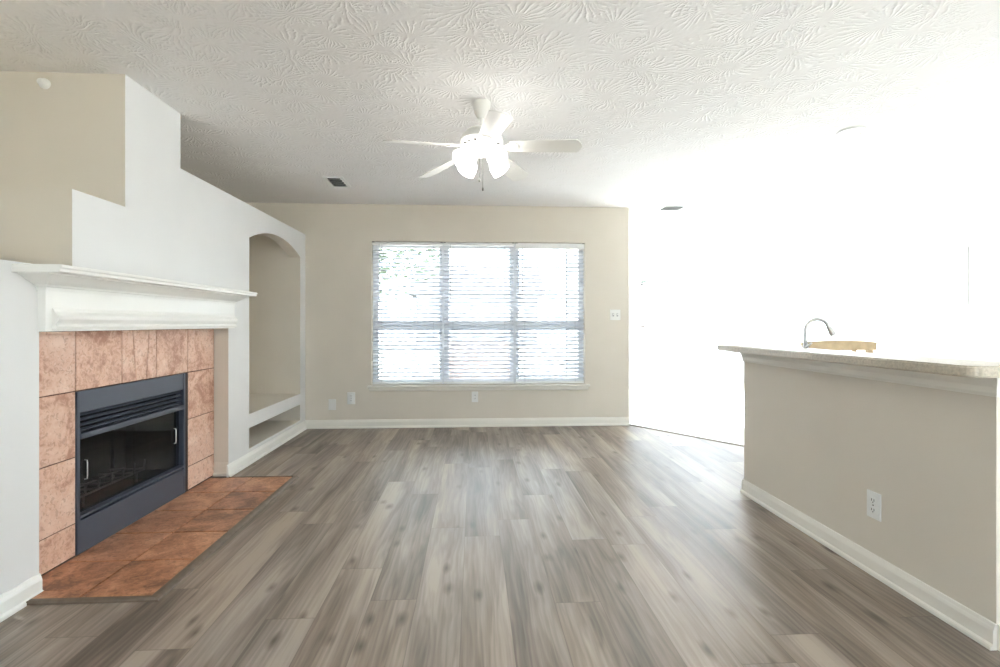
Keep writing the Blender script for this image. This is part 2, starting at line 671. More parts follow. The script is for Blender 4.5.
def window(name, x0, x1, z0, z1, y, n, rail=None, flip=1):
    """Vinyl frame with n lights in an opening of a wall facing -y (flip=1) or +y."""
    root = bpy.data.objects.new(name, None)
    root.location = ((x0 + x1) / 2, y, z0)
    COL.objects.link(root)
    root['kind'] = 'structure'
    f = B()
    t = .035
    d0, d1 = sorted((y, y + flip * .05))
    box(f, x0, x0 + t, d0, d1, z0, z1, .003)
    box(f, x1 - t, x1, d0, d1, z0, z1, .003)
    box(f, x0 + t, x1 - t, d0, d1, z0, z0 + t, .003)
    box(f, x0 + t, x1 - t, d0, d1, z1 - t, z1, .003)
    w = (x1 - x0) / n
    for i in range(1, n):
        xm = x0 + w * i
        box(f, xm - .031, xm + .031, d0, d1, z0 + t, z1 - t, .003)
    obj('window_frame', f, M['vinyl_frame'], root)
    for i in range(n):
        xa = x0 + w * i + (t if i == 0 else .031)
        xb = x0 + w * (i + 1) - (t if i == n - 1 else .031)
        if rail:
            r = B()
            box(r, xa, xb, d0 + .005, d1 - .005, rail - .020, rail + .020, .003)
            for zz in (z0 + t, rail + .020):
                ze = rail - .020 if zz < rail else z1 - t
                s = .022
                box(r, xa, xa + s, d0 + .01, d1 - .01, zz, ze)
                box(r, xb - s, xb, d0 + .01, d1 - .01, zz, ze)
                box(r, xa + s, xb - s, d0 + .01, d1 - .01, zz, zz + s)
                box(r, xa + s, xb - s, d0 + .01, d1 - .01, ze - s, ze)
            obj('sash', r, M['vinyl_frame'], root)
        g = B()
        box(g, xa, xb, (d0 + d1) / 2 - .002, (d0 + d1) / 2 + .002, z0 + t, z1 - t)
        obj('pane', g, M['pane'], root)
    return root


win = window('window_1', WX0, WX1, WZ0, WZ1, YB + .085, 3, 1.085)
# stool and apron below the main window
s = B()
SX0, SX1 = -1.115, 1.252
prof = [(0, .388), (.012, .388), (.020, .400), (.022, .418), (.034, .426), (.040, .434), (.040, .444), (.034, .448), (0, .448)]
sweep(s, prof, [lambda o, z: (SX0 + .03 - o * .75, YB, z), lambda o, z: (SX0 + .03 - o * .75, YB - o, z),
                lambda o, z: (SX1 - .03 + o * .75, YB - o, z), lambda o, z: (SX1 - .03 + o * .75, YB, z)])
obj('window_sill', s, M['trim'], win)
window('window_2', NX0, NX1, NZ0, NZ1, YN + .07, 2, 1.15)
window('added_rear_window', RX0, RX1, RZ0, RZ1, YF - .06, 4, None, -1)  # unseen window behind the camera, added and sized for fill light

# sliding glass doors added in the right wall to let sunlight in
def added_door(name, a0, a1):
    door = bpy.data.objects.new(name, None)
    door.location = (XR + .06, (a0 + a1) / 2, 0)
    door['kind'] = 'structure'
    COL.objects.link(door)
    f = B()
    fx0, fx1 = XR + .03, XR + .09
    box(f, fx0, fx1, a0, a0 + .05, 0, DZ1, .003)
    box(f, fx0, fx1, a1 - .05, a1, 0, DZ1, .003)
    box(f, fx0, fx1, a0 + .05, a1 - .05, DZ1 - .05, DZ1, .003)
    box(f, fx0, fx1, a0 + .05, a1 - .05, 0, .03, .003)
    obj('door_frame', f, M['vinyl_frame'], door)
    ym = (a0 + a1) / 2
    for (ya, yb, xo) in ((a0 + .05, ym + .03, fx0 + .004), (ym - .03, a1 - .05, fx0 + .032)):
        p = B()
        box(p, xo, xo + .024, ya, ya + .05, .03, DZ1 - .05, .002)
        box(p, xo, xo + .024, yb - .05, yb, .03, DZ1 - .05, .002)
        box(p, xo, xo + .024, ya + .05, yb - .05, .03, .10, .002)
        box(p, xo, xo + .024, ya + .05, yb - .05, DZ1 - .11, DZ1 - .05, .002)
        ps = obj('door_sash', p, M['vinyl_frame'], door)
        g = B()
        box(g, xo + .010, xo + .014, ya + .05, yb - .05, .10, DZ1 - .11)
        obj('pane', g, M['pane'], ps)


added_door('added_nook_door', DY0, DY1)  # nook window opening turned into a full-height door for more sun
added_door('added_side_door', EY0, EY1)  # out-of-view door, added so its sun patch brightens ceiling and left wall

# half wall of the peninsula
bm = B()
box(bm, XP, 1.88, PY0, PY1, 0, .925)
struct('wall_peninsula', bm, M['beige'])

# ------------------------------------------------------------------ baseboards
BP = [(0, 0), (.024, 0), (.024, .010), (.021, .016), (.014, .020), (.014, .062), (.011, .072), (.009, .076), (.006, .086), (0, .088)]


def base_x(name, X, sgn, y0, y1, mat='trim'):
    """Baseboard along y on a wall face at X, sticking out by sgn."""
    b = B()
    sweep(b, BP, [lambda o, z, y=y: (X + sgn * o, y, z) for y in (y0, y1)])
    return struct(name, b, M[mat])


def base_y(name, Y, sgn, x0, x1, mat='trim'):
    b = B()
    sweep(b, BP, [lambda o, z, x=x: (x, Y + sgn * o, z) for x in (x0, x1)])
    return struct(name, b, M[mat])


base_x('baseboard_left', XL, 1, YF, 2.012, 'mantel')
b = B()
sweep(b, [(0, .0165)] + BP[3:], [lambda o, z, y=y: (XL + o, y, z) for y in (2.012, 2.094)])
struct('baseboard_left_end', b, M['mantel'])
base_x('baseboard_builtin', XL, 1, 3.612, YB, 'mantel')
base_y('baseboard_back', YB, -1, XL, XE)
base_x('baseboard_peninsula', XP, -1, PY0 - .002, PY1 + .006)
base_y('baseboard_peninsula_end', PY0, -1, XP + .004, 1.88)
base_x('baseboard_right', XR, -1, 4.14, DY0)
base_y('baseboard_nook', YN, -1, XE, XR)
b = B()
sweep(b, BP, [lambda o, z, x=x: (x, 3.640 - o, z + .013) for x in (XT + .001, XL - .002)])
struct('baseboard_recess', b, M['beige'])

# cornice board under the bar ledge
bm = B()
prof = [(0, .853), (.006, .853), (.012, .866), (.014, .886), (.022, .902), (.026, .912), (.026, .925), (0, .925)]
sweep(bm, prof, [lambda o, z: (XP - o, PY0 - o, z), lambda o, z: (XP - o, PY1 + o * .12, z)])
sweep(bm, prof, [lambda o, z: (XP - o, PY0 - o, z), lambda o, z: (1.88, PY0 - o, z)])
struct('trim_4', bm, M['trim'])

# ------------------------------------------------------------------ fireplace
fp = thing('fireplace', (XT, 2.87, 0), 'tile-faced fireplace with a black steel glass-fronted firebox under the white mantel', 'fireplace')
S = 1.0164
cols = [(2.098, 2.403), (2.407, 2.706), None, (2.992, 3.308), (3.312, 3.612)]
zr = [.014, .165, .475, .783, 1.066]
ft = B()
g = .004
BY0, BY1, BZ1 = 2.408, 3.306, .781


def tile(bmx, pts, bev=.003):
    """bevelled tile from a (y, z) outline, face at XT."""
    n = len(pts)
    cy_, cz_ = sum(p[0] for p in pts) / n, sum(p[1] for p in pts) / n
    ins = []
    for (y, z) in pts:
        dy, dz = cy_ - y, cz_ - z
        ins.append((y + math.copysign(min(bev, abs(dy)), dy), z + math.copysign(min(bev, abs(dz)), dz)))
    back = [bmx.verts.new((XT - .012, y, z)) for y, z in pts]
    mid = [bmx.verts.new((XT - .0025, y, z)) for y, z in pts]
    frn = [bmx.verts.new((XT, y, z)) for y, z in ins]
    for A, Bq in ((back, mid), (mid, frn)):
        for i in range(n):
            j = (i + 1) % n
            bmx.faces.new((A[i], A[j], Bq[j], Bq[i]))
    bmx.faces.new(frn)


def rect(y0, y1, z0, z1):
    return [(y0, z0), (y1, z0), (y1, z1), (y0, z1)]


for k in range(4):
    tile(ft, rect(2.098, BY0 - g, zr[k] + g / 2, zr[k + 1] - g / 2))
    tile(ft, rect(BY1 + g, 3.634, zr[k] + g / 2, zr[k + 1] - g / 2))
zt0, zt1 = zr[3] + g / 2, zr[4] - g / 2
tile(ft, rect(BY0, 2.708, zt0, zt1))
k1t, k1b, k2t, k2b = 2.792, 2.820, 2.928, 2.904
tile(ft, [(2.712, zt0), (k1b - g / 2, zt0), (k1t - g / 2, zt1), (2.712, zt1)])
tile(ft, [(k1b + g / 2, zt0), (k2b - g / 2, zt0), (k2t - g / 2, zt1), (k1t + g / 2, zt1)])
tile(ft, [(k2b + g / 2, zt0), (2.990, zt0), (2.990, zt1), (k2t + g / 2, zt1)])
tile(ft, rect(2.994, BY1, zt0, zt1))
surround = obj('tile_surround', ft, M['wall_tile'], fp)
gr = B()
plate(gr, [(2.096, .012), (BY0 - .001, .012), (BY0 - .001, BZ1), (BY1 + .001, BZ1), (BY1 + .001, .012), (3.638, .012), (3.638, 1.067), (2.096, 1.067)], [], 'x', XT - .005, XT - .02)
obj('grout', gr, M['grout'], surround)

# steel front
XS = XT + .004
fr = B()
box(fr, XS - .05, XS, BY0, BY0 + .018, .012, BZ1 - .001, .002)
box(fr, XS - .05, XS, BY1 - .048, BY1 - .030, .012, BZ1 - .001, .002)
box(fr, XS - .02, XS - .004, BY0 + .018, BY1 - .048, .678, BZ1 - .001, .002)
box(fr, XS - .04, XS + .006, BY0 + .018, BY1 - .048, .553, .580, .003)
box(fr, XS - .05, XS + .002, BY0 + .018, BY1 - .048, .178, .192, .002)
obj('steel_front', fr, M['steel'], fp)
dk = B()
box(dk, XS - .055, XS - .002, BY1 - .030, BY1, .012, BZ1 - .001)
obj('side_gap', dk, M['dark_edge'], fp)
lv = B()
for i in range(4):
    zc_ = .594 + i * .0245
    Mx = Matrix.Translation((XS - .020, 0, zc_)) @ Matrix.Rotation(math.radians(28), 4, 'Y')
    box(lv, -.008, .008, BY0 + .02, BY1 - .05, -.003, .003, .001, 1, Mx)
obj('louvre_vent', lv, M['steel'], fp)
lp = B()
box(lp, XS - .02, XS - .001, BY0 + .018, BY1 - .048, .012, .168, .002)
obj('lower_panel', lp, M['steel'], fp)
# firebox shell
fb = B()
fx = XS - .40
box(fb, fx - .02, fx, BY0 + .06, BY1 - .10, .012, .60)
box(fb, fx, XS - .052, BY0 + .0, BY0 + .015, .012, BZ1 - .002)
box(fb, fx, XS - .052, BY1 - .015, BY1, .012, BZ1 - .002)
box(fb, fx, XS - .041, BY0 + .015, BY1 - .015, .58, .60)
box(fb, fx, XS - .05, BY0 + .015, BY1 - .015, .10, .16)
box(fb, XS - .075, XS - .060, BY0 + .015, BY1 - .015, .60, BZ1 - .002)
box(fb, fx, fx + .02, BY0 + .0, BY0 + .08, .012, .60)
box(fb, fx, fx + .02, BY1 - .12, BY1, .012, .60)
obj('firebox', fb, M['dark'], fp)
gt = B()
for k in range(6):
    y = 2.62 + k * .09
    tube(gt, [(XS - .12, y, .285), (XS - .125, y, .235), (XS - .17, y, .225), (XS - .32, y, .225)], .006, 8)
for x in (XS - .15, XS - .28):
    tube(gt, [(x, 2.58, .215), (x, 3.11, .215)], .006, 8)
for (x, y) in ((XS - .15, 2.64), (XS - .15, 3.04), (XS - .28, 2.64), (XS - .28, 3.04)):
    tube(gt, [(x, y, .16), (x, y, .215)], .006, 8)
obj('log_grate', gt, M['iron'], fp, True)
ym_ = (BY0 + .018 + BY1 - .048) / 2
for i, (ya, yb) in enumerate(((BY0 + .02, ym_ - .001), (ym_ + .001, BY1 - .05))):
    gd = B()
    box(gd, XS - .036, XS - .031, ya, yb, .194, .551)
    gdo = obj('glass_door', gd, M['fire_glass'], fp)
    hb = B()
    yh = BY0 + .085 if i == 0 else BY1 - .10
    tube(hb, [(XS - .031, yh, .345), (XS - .020, yh, .347), (XS - .018, yh, .36), (XS - .018, yh, .425), (XS - .020, yh, .437), (XS - .031, yh, .44)], .0026, 8)
    obj('handle', hb, M['chrome'], gdo, True)

# ------------------------------------------------------------------ mantel
mt = thing('mantel_shelf', (XL, 2.87, 1.07), 'white crown-moulded mantel shelf fixed on the wall above the tiled fireplace', 'mantel')
FY0, FY1, FXF = 2.087, 3.665, .032
fz = B()
box(fz, XL, XL + FXF, FY0, FY1, 1.068, 1.262, .0015)
obj('frieze_board', fz, M['mantel'], mt)
cm = B()
prof = [(0, 1.236), (.004, 1.236), (.006, 1.248), (.012, 1.252), (.014, 1.258), (.022, 1.262), (.040, 1.270), (.062, 1.283), (.078, 1.292), (.086, 1.2955), (.086, 1.299), (0, 1.299)]
sweep(cm, prof, [lambda o, z: (XL, FY0 - o, z), lambda o, z: (XL + FXF + o, FY0 - o, z), lambda o, z: (XL + FXF + o, FY1 + o * .3, z), lambda o, z: (XL, FY1 + o * .3, z)])
obj('crown_moulding', cm, M['mantel'], mt)
sh = B()
prof = [(0, 1.299), (.170, 1.299), (.176, 1.302), (.176, 1.312), (.183, 1.318), (.183, 1.325), (.179, 1.329), (0, 1.329)]
sweep(sh, prof, [lambda o, z: (XL, 1.975 - (o - .18) * .0 if o > .1 else 1.975, z) if False else (XL + o, 1.975, z), lambda o, z: (XL + o, 3.690, z)])
obj('shelf', sh, M['mantel'], mt)
md = B()
prof = [(0, 1.078), (.020, 1.078), (.022, 1.086), (.014, 1.092), (.013, 1.098), (.020, 1.106), (.028, 1.118), (.026, 1.132), (.018, 1.142), (.010, 1.148), (.008, 1.156), (.004, 1.163), (0, 1.164)]
sweep(md, prof, [lambda o, z: (XL + FXF + o, 2.118, z), lambda o, z: (XL + FXF + o, 3.655, z)])
obj('panel_moulding', md, M['mantel'], mt)

# ------------------------------------------------------------------ hearth
ht = thing('hearth', (-1.55, 2.8, 0), 'orange terracotta tile hearth on the floor in front of the firebox, edged in brown strip', 'hearth')
hx = [(-1.858, -1.567), (-1.561, -1.285)]
hy = [2.038 + .308 * k for k in range(6)]
hb = B()
for k in range(5):
    for (xa, xb) in hx:
        y0, y1 = hy[k] + .003, hy[k + 1] - .003
        if xa < -1.7 and k == 0:
            box(hb, XL + .003, xb, y0, 2.1, 0, .012, .0012, 1)
            box(hb, xa, xb, 2.1, y1, 0, .012, .0012, 1)
        elif xa < -1.7 and k == 4:
            box(hb, xa, XL + .002, y0, y1, 0, .012, .0012, 1)
            box(hb, XL + .002, xb, y0, y1, 0, .012, .0012, 1)
        else:
            box(hb, xa, xb, y0, y1, 0, .012, .0025, 2)
obj('hearth_tiles', hb, M['hearth_tile'], ht)
hg = B()
plate(hg, [(XL + .003, 2.038), (-1.283, 2.038), (-1.283, 3.578), (XL + .003, 3.578), (XT, 3.578), (XT, 2.1), (XL + .003, 2.1)], [], 'z', 0, .007)
obj('grout', hg, M['grout'], ht)
he = B()
prof = [(0, 0), (.036, 0), (.034, .007), (.020, .014), (.004, .0155), (0, .015)]
sweep(he, prof, [lambda o, z: (XL + .004, 2.036 - o * .55, z), lambda o, z: (-1.284 + o, 2.036 - o * .55, z), lambda o, z: (-1.284 + o, 3.580 + o * .3, z), lambda o, z: (XL + .03, 3.580 + o * .3, z)])
obj('edge_strip', he, M['strip'], ht)


# ------------------------------------------------------------------ blinds
def blind(name, x0, x1, z0, z1, y, label, group, head=.045, tilt=12.0, pitch=.042, wand=True, gap=0.0):
    root = thing(name, ((x0 + x1) / 2, y, z1), label, 'window blind', group)
    hd = B()
    box(hd, x0, x1, y - .026, y + .026, z1 - head, z1, .003)
    obj('headrail', hd, M['blind'], root)
    br = B()
    box(br, x0 + .004, x1 - .004, y - .024, y + .024, z0 + .004, z0 + .022, .004)
    obj('bottom_rail', br, M['blind'], root)
    sl = B()
    z = z0 + .042
    while z < z1 - head - gap - .012:
        Mx = Matrix.Translation(((x0 + x1) / 2, y, z)) @ Matrix.Rotation(math.radians(tilt), 4, 'X')
        w = (x1 - x0) / 2 - .005
        pts = []
        for k in range(5):
            u = -1 + k * .5
            pts.append((u * .025, .0028 * (1 - u * u)))
        top = [[sl.verts.new(Mx @ Vector((sx * w, yy, zz + .0013))) for yy, zz in pts] for sx in (-1, 1)]
        bot = [[sl.verts.new(Mx @ Vector((sx * w, yy, zz - .0013))) for yy, zz in pts] for sx in (-1, 1)]
        for k in range(4):
            sl.faces.new((top[0][k], top[0][k + 1], top[1][k + 1], top[1][k]))
            sl.faces.new((bot[0][k], bot[1][k], bot[1][k + 1], bot[0][k + 1]))
        for e in (0, 1):
            sl.faces.new(top[e] + bot[e][::-1])
        sl.faces.new((top[0][0], top[1][0], bot[1][0], bot[0][0]))
        sl.faces.new((top[0][4], bot[0][4], bot[1][4], top[1][4]))
        z += pitch
    obj('slats', sl, M['slat'], root)
    for xx in (x0 + .10, x1 - .10):
        lc = B()
        for yy in (y - .027, y + .027):
            tube(lc, [(xx, yy, z0 + .02), (xx, yy, z1 - head)], .0011, 6)
        obj('ladder_cord', lc, M['cord'], root)
    if wand:
        wd = B()
        tube(wd, [(x0 + .075, y - .034, z1 - head - .01), (x0 + .075, y - .036, z1 - .62)], .0035, 8)
        tube(wd, [(x0 + .075, y - .026, z1 - head + .012), (x0 + .075, y - .034, z1 - head - .012)], .002, 6)
        obj('tilt_wand', wd, M['cord'], root)
    for xx in (x0 + .012, x1 - .012):
        bk = B()
        box(bk, xx - .012, xx + .012, y - .029, y + .029, z1 - .004, z1 + .003, .0005, 1)
        obj('mounting_bracket', bk, M['bracket'], root)
    return root


YBL = YB + .032
GB = 'slatted blinds on the wide window'
blind('window_blind', WX0 + .006, -.329, WZ0 + .004, 1.968, YBL, 'left white slatted blind of the wide window, tree leaves behind it', GB, .030, 22, gap=.018)
blind('window_blind', -.321, .436, WZ0 + .004, 1.968, YBL, 'middle white slatted blind of the three on the wide window', GB, .030, 22, gap=.018)
blind('window_blind', .452, WX1 - .006, WZ0 + .004, 1.968, YBL, 'right white slatted blind of the wide window, nearest the light switch', GB, .055, 22)
GN = 'slatted blinds on the dining nook window'
blind('window_blind', NX0 + .006, 3.61, NZ0 + .004, NZ1 - .006, YN + .03, 'washed-out slatted blind on the left half of the far nook window', GN, .05, 22, wand=False)
blind('window_blind', 3.625, NX1 - .006, NZ0 + .004, NZ1 - .006, YN + .03, 'washed-out slatted blind on the right half of the far nook window', GN, .05, 22, wand=False)


# ------------------------------------------------------------------ wall plates
def plate_y(x0, x1, z0, z1, Y, sgn, name, label, cat, kind):
    cx, cz = (x0 + x1) / 2, (z0 + z1) / 2
    w, h = x1 - x0, z1 - z0
    root = thing(name, (cx, Y, cz), label, cat)
    p = B()
    a, b_ = sorted((Y, Y + sgn * .007))
    box(p, x0, x1, a, b_, z0, z1, .0025, 2)
    obj('cover_plate', p, M['plastic'], root)
    F = Y + sgn * .007

    def bit(nm, xa, xb, za, zb, t, mat, bev=.001):
        q = B()
        lo, hi = sorted((F - sgn * .001, F + sgn * t))
        box(q, xa, xb, lo, hi, za, zb, bev, 1)
        return obj(nm, q, M[mat], root)
    if kind == 'duplex':
        for s_ in (-1, 1):
            zc_ = cz + s_ * h * .19
            bit('receptacle', cx - .017, cx + .017, zc_ - .014, zc_ + .014, .002, 'plastic')
            bit('slot', cx - .008, cx - .0055, zc_ - .004, zc_ + .006, .0024, 'slot', 0)
            bit('slot', cx + .0055, cx + .008, zc_ - .004, zc_ + .006, .0024, 'slot', 0)
        bit('screw', cx - .003, cx + .003, cz - .003, cz + .003, .002, 'slot', 0)
    if kind == 'deco':
        bit('receptacle', cx - .0165, cx + .0165, cz - .033, cz + .033, .003, 'plastic')
        for s_ in (-1, 1):
            bit('slot', cx - .008, cx - .0055, cz + s_ * .017 - .004, cz + s_ * .017 + .006, .0036, 'slot', 0)
            bit('slot', cx + .0055, cx + .008, cz + s_ * .017 - .004, cz + s_ * .017 + .006, .0036, 'slot', 0)
    if kind == 'blank':
        for s_ in (-1, 1):
            bit('screw', cx - .003, cx + .003, cz + s_ * h * .36 - .003, cz + s_ * h * .36 + .003, .001, 'plastic', 0)
    if kind == 'switch':
        for s_ in (-1, 1):
            xx = cx + s_ * w * .2
            bit('switch_surround', xx - .009, xx + .009, cz - .018, cz + .018, .0016, 'cord')
            bit('toggle', xx - .005, xx + .005, cz - .002, cz + .014, .010, 'plastic')
    return root


plate_y(-1.523, -1.446, .192, .308, YB, -1, 'cover_plate_blank', 'blank white cover plate low on the back wall, nearest the arched niche', 'wall plate', 'blank')
plate_y(-1.329, -1.248, .252, .378, YB, -1, 'wall_outlet', 'white outlet on the back wall between the blank plate and the window sill end', 'outlet', 'duplex')
plate_y(-.020, .049, .262, .376, YB, -1, 'wall_outlet', 'white outlet directly below the middle of the wide window sill', 'outlet', 'deco')
plate_y(1.478, 1.592, 1.140, 1.254, YB, -1, 'light_switch', 'white double toggle light switch right of the wide window', 'light switch', 'switch')

# outlet on the half wall (faces -x)
ot = thing('wall_outlet', (XP, 2.068, .303), 'white duplex outlet on the beige half wall beneath the bar top', 'outlet')
p = B()
box(p, XP - .007, XP, 2.068 - .037, 2.068 + .037, .303 - .059, .303 + .059, .0025, 2)
obj('cover_plate', p, M['plastic'], ot)
for s_ in (-1, 1):
    zc_ = .303 + s_ * .021
    q = B()
    box(q, XP - .009, XP - .006, 2.068 - .016, 2.068 + .016, zc_ - .014, zc_ + .014, .001, 1)
    rc = obj('receptacle', q, M['plastic'], ot)
    for dy in (-.0065, .0065):
        q = B()
        box(q, XP - .0096, XP - .0085, 2.068 + dy - .0014, 2.068 + dy + .0014, zc_ - .003, zc_ + .007)
        obj('slot', q, M['slot'], rc)
    q = B()
    box(q, XP - .0096, XP - .0085, 2.068 - .0025, 2.068 + .0025, zc_ - .010, zc_ - .006)
    obj('slot', q, M['slot'], rc)
q = B()
box(q, XP - .0085, XP - .006, 2.068 - .0025, 2.068 + .0025, .3005, .3055)
obj('screw', q, M['slot'], ot)

# small round sensor on the upper step face
sn = thing('wall_sensor', (-2.148, 2.589, 2.304), 'small round white sensor high on the grey chimney step by the ceiling', 'sensor')
q = B()
Ms = Matrix.Translation((-2.148, 2.589, 2.304)) @ Matrix.Rotation(PI / 2, 4, 'X')
lathe(q, [(.026, 0), (.026, .010), (.021, .018), (.018, .024)], Ms, 24)
obj('sensor_base', q, M['plastic'], sn, True)
q = B()
lathe(q, [(.016, .020), (.017, .030), (.012, .037), (0, .039)], Ms, 24)
obj('sensor_head', q, M['plastic'], sn, True)


# ------------------------------------------------------------------ ceiling vents and downlight
def vent(x0, x1, y0, y1, label, shear=0.0):
    root = thing('ceiling_vent', ((x0 + x1) / 2, (y0 + y1) / 2, ZC), label, 'ceiling vent')
    q = B()
    plate(q, [(x0, y0), (x1, y0), (x1, y1), (x0, y1)], [[(x0 + .03, y0 + .03), (x1 - .03, y0 + .03), (x1 - .03, y1 - .03), (x0 + .03, y1 - .03)]], 'z', ZC, ZC - .008)
    obj('vent_frame', q, M['plastic'], root)
    q = B()
    box(q, x0 + .03, x1 - .03, y0 + .03, y1 - .03, ZC - .001, ZC - .0003)
    obj('duct_opening', q, M['dark'], root)
    n = 4
    st = (y1 - y0 - .06) / n
    for i in range(n):
        q = B()
        Mx = Matrix.Translation((0, y0 + .03 + st * (i + .62), ZC - .009)) @ Matrix.Rotation(math.radians(28), 4, 'X')
        box(q, x0 + .03, x1 - .03, -st * .34, st * .34, -.001, .001, 0, 1, Mx)
        obj('vent_blade', q, M['plastic'], root)
    return root


vent(-1.30, -1.125, 4.29, 4.60, 'white ceiling register left of the fan, above the built-in niche')
vent(2.02, 2.29, 5.12, 5.36, 'white ceiling register over the bright opening right of the back wall')

dl = thing('recessed_light', (2.475, 3.085, ZC), 'round white recessed ceiling light above the bar top', 'ceiling light')
q = B()
Ml = Matrix.Translation((2.475, 3.085, ZC)) @ Matrix.Rotation(PI, 4, 'X')
lathe(q, [(.088, 0), (.088, .006), (.083, .012), (.068, .014), (.064, .008)], Ml, 40, False)
obj('trim_ring', q, M['plastic'], dl, True)
q = B()
lathe(q, [(.066, .007), (.05, .010), (0, .012)], Ml, 40)
obj('lens', q, M['lens'], dl, True)

# ------------------------------------------------------------------ ceiling fan
FX, FY = .046, 2.81
fan = thing('ceiling_fan', (FX, FY, ZC), 'white five-blade ceiling fan with lit frosted shades hanging in mid-room', 'ceiling fan')
T0 = Matrix.Translation((FX, FY, 0))
q = B()
lathe(q, [(.020, 2.270), (.027, 2.275), (.040, 2.300), (.049, 2.335), (.051, 2.356), (.051, ZC)], T0, 32)
obj('canopy', q, M['fan'], fan, True)
q = B()
lathe(q, [(.0125, 2.19), (.0125, 2.28)], T0, 16)
obj('downrod', q, M['fan'], fan, True)
q = B()
lathe(q, [(.020, 2.216), (.046, 2.212), (.085, 2.200), (.112, 2.178), (.122, 2.152), (.124, 2.138), (.116, 2.132), (.112, 2.124), (.086, 2.118), (.05, 2.116)], T0, 40)
motor = obj('motor_housing', q, M['fan'], fan, True)
for k in range(16):
    q = B()
    Mk = T0 @ Matrix.Rotation(2 * PI * k / 16, 4, 'Z')
    box(q, .090, .108, -.006, .006, 2.1165, 2.122, .001, 1, Mk)
    obj('vent_slot', q, M['slot'], motor)
q = B()
lathe(q, [(.05, 2.116), (.054, 2.108), (.054, 2.085), (.046, 2.074), (.040, 2.060), (.024, 2.052), (.010, 2.048), (0, 2.046)], T0, 32)
obj('switch_housing', q, M['fan'], fan, True)
ZBL = 2.112
for k in range(5):
    a = math.radians(-12 + 72 * k + (2.5 if k == 4 else 0))
    Ma = T0 @ Matrix.Translation((0, 0, 2.1)) @ Matrix.Rotation(math.radians(-1.9), 4, 'Y') @ Matrix.Translation((0, 0, -2.1)) @ Matrix.Rotation(a, 4, 'Z')
    q = B()
    # curved bracket: from the motor underside out to the blade root
    tube(q, [Ma @ Vector(v) for v in ((.075, 0, 2.118), (.105, 0, 2.108), (.135, 0, 2.102), (.165, 0, 2.098))], .007, 8)
    Mp = Ma @ Matrix.Translation((0, 0, ZBL)) @ Matrix.Rotation(math.radians(4.6), 4, 'Y') @ Matrix.Rotation(math.radians(-15), 4, 'X')
    plate(q, [(.135, -.016), (.165, -.040), (.205, -.034), (.215, 0), (.205, .034), (.165, .040), (.135, .016)], [], 'z', -.0035, -.0075, M=Mp)
    obj('blade_bracket', q, M['fan'], fan)
    q = B()
    out = [(.165, -.046), (.20, -.049), (.36, -.055), (.535, -.058), (.548, -.050), (.560, -.028), (.568, 0), (.560, .028), (.548, .050), (.535, .058), (.36, .055), (.20, .049), (.165, .046)]
    plate(q, out, [], 'z', -.003, .003, M=Mp)
    obj('blade', q, M['fan'], fan)
# light kit: four tulip shades
for k, a in enumerate((-52, 38, 128, 218)):
    a = math.radians(a)
    dr = Vector((math.cos(a), math.sin(a), 0))
    c0 = Vector((FX, FY, 2.070)) + dr * .045
    c1 = Vector((FX, FY, 2.062)) + dr * .072
    q = B()
    tube(q, [Vector((FX, FY, 2.075)) + dr * .03, c0, c1], .010, 10)
    zax = (dr * .80 + Vector((0, 0, -.60))).normalized()
    Mr = Matrix.Translation(c1) @ zax.to_track_quat('Z', 'Y').to_matrix().to_4x4()
    lathe(q, [(.012, -.012), (.021, -.004), (.023, .014), (.020, .020)], Mr, 20)
    arm = obj('lamp_arm', q, M['fan'], fan, True)
    q = B()
    pr = [(.019, .012), (.030, .022), (.044, .040), (.052, .062), (.053, .082), (.056, .098), (.053, .099), (.049, .082), (.048, .062), (.040, .041), (.027, .025), (.0, .020)]
    lathe(q, pr, Mr, 28, False)
    obj('glass_shade', q, M['lamp_glass'], fan, True)
for (dx, dy, zb) in ((.006, -.030, 1.865), (-.012, .018, 1.93)):
    q = B()
    tube(q, [(FX + dx, FY + dy, 2.062), (FX + dx, FY + dy, zb)], .0012, 6)
    pc = obj('pull_chain', q, M['bracket'], fan)
    q = B()
    lathe(q, [(0, -.016), (.005, -.012), (.0055, -.002), (.002, .006), (0, .008)], Matrix.Translation((FX + dx, FY + dy, zb)), 12)
    obj('chain_pull', q, M['bracket'], pc, True)

# ------------------------------------------------------------------ bar ledge, kitchen counter, sink, tap
bt = B()
LX0, LX1, LY0, LY1 = 1.600, 1.880, 1.500, 3.165
rr = .05
outl = [(LX1, LY0), (LX1, LY1), (LX0 + .012, LY1), (LX0, LY1 - .012)]
for i in range(9):
    t = PI + (PI / 2) * i / 8
    outl.append((LX0 + rr + rr * math.cos(t), LY0 + rr + rr * math.sin(t)))
plate(bt, outl, [], 'z', .925, .963)
es = [e for e in bt.edges if abs(e.verts[0].co.z - e.verts[1].co.z) < 1e-6 and len(e.link_faces) == 2 and e.calc_face_angle(0) > 1]
bmesh.ops.bevel(bt, geom=es, offset=.006, segments=3, affect='EDGES')
tag(obj('bar_top', bt, M['stone']), 'speckled beige bar top along the half wall', 'countertop')

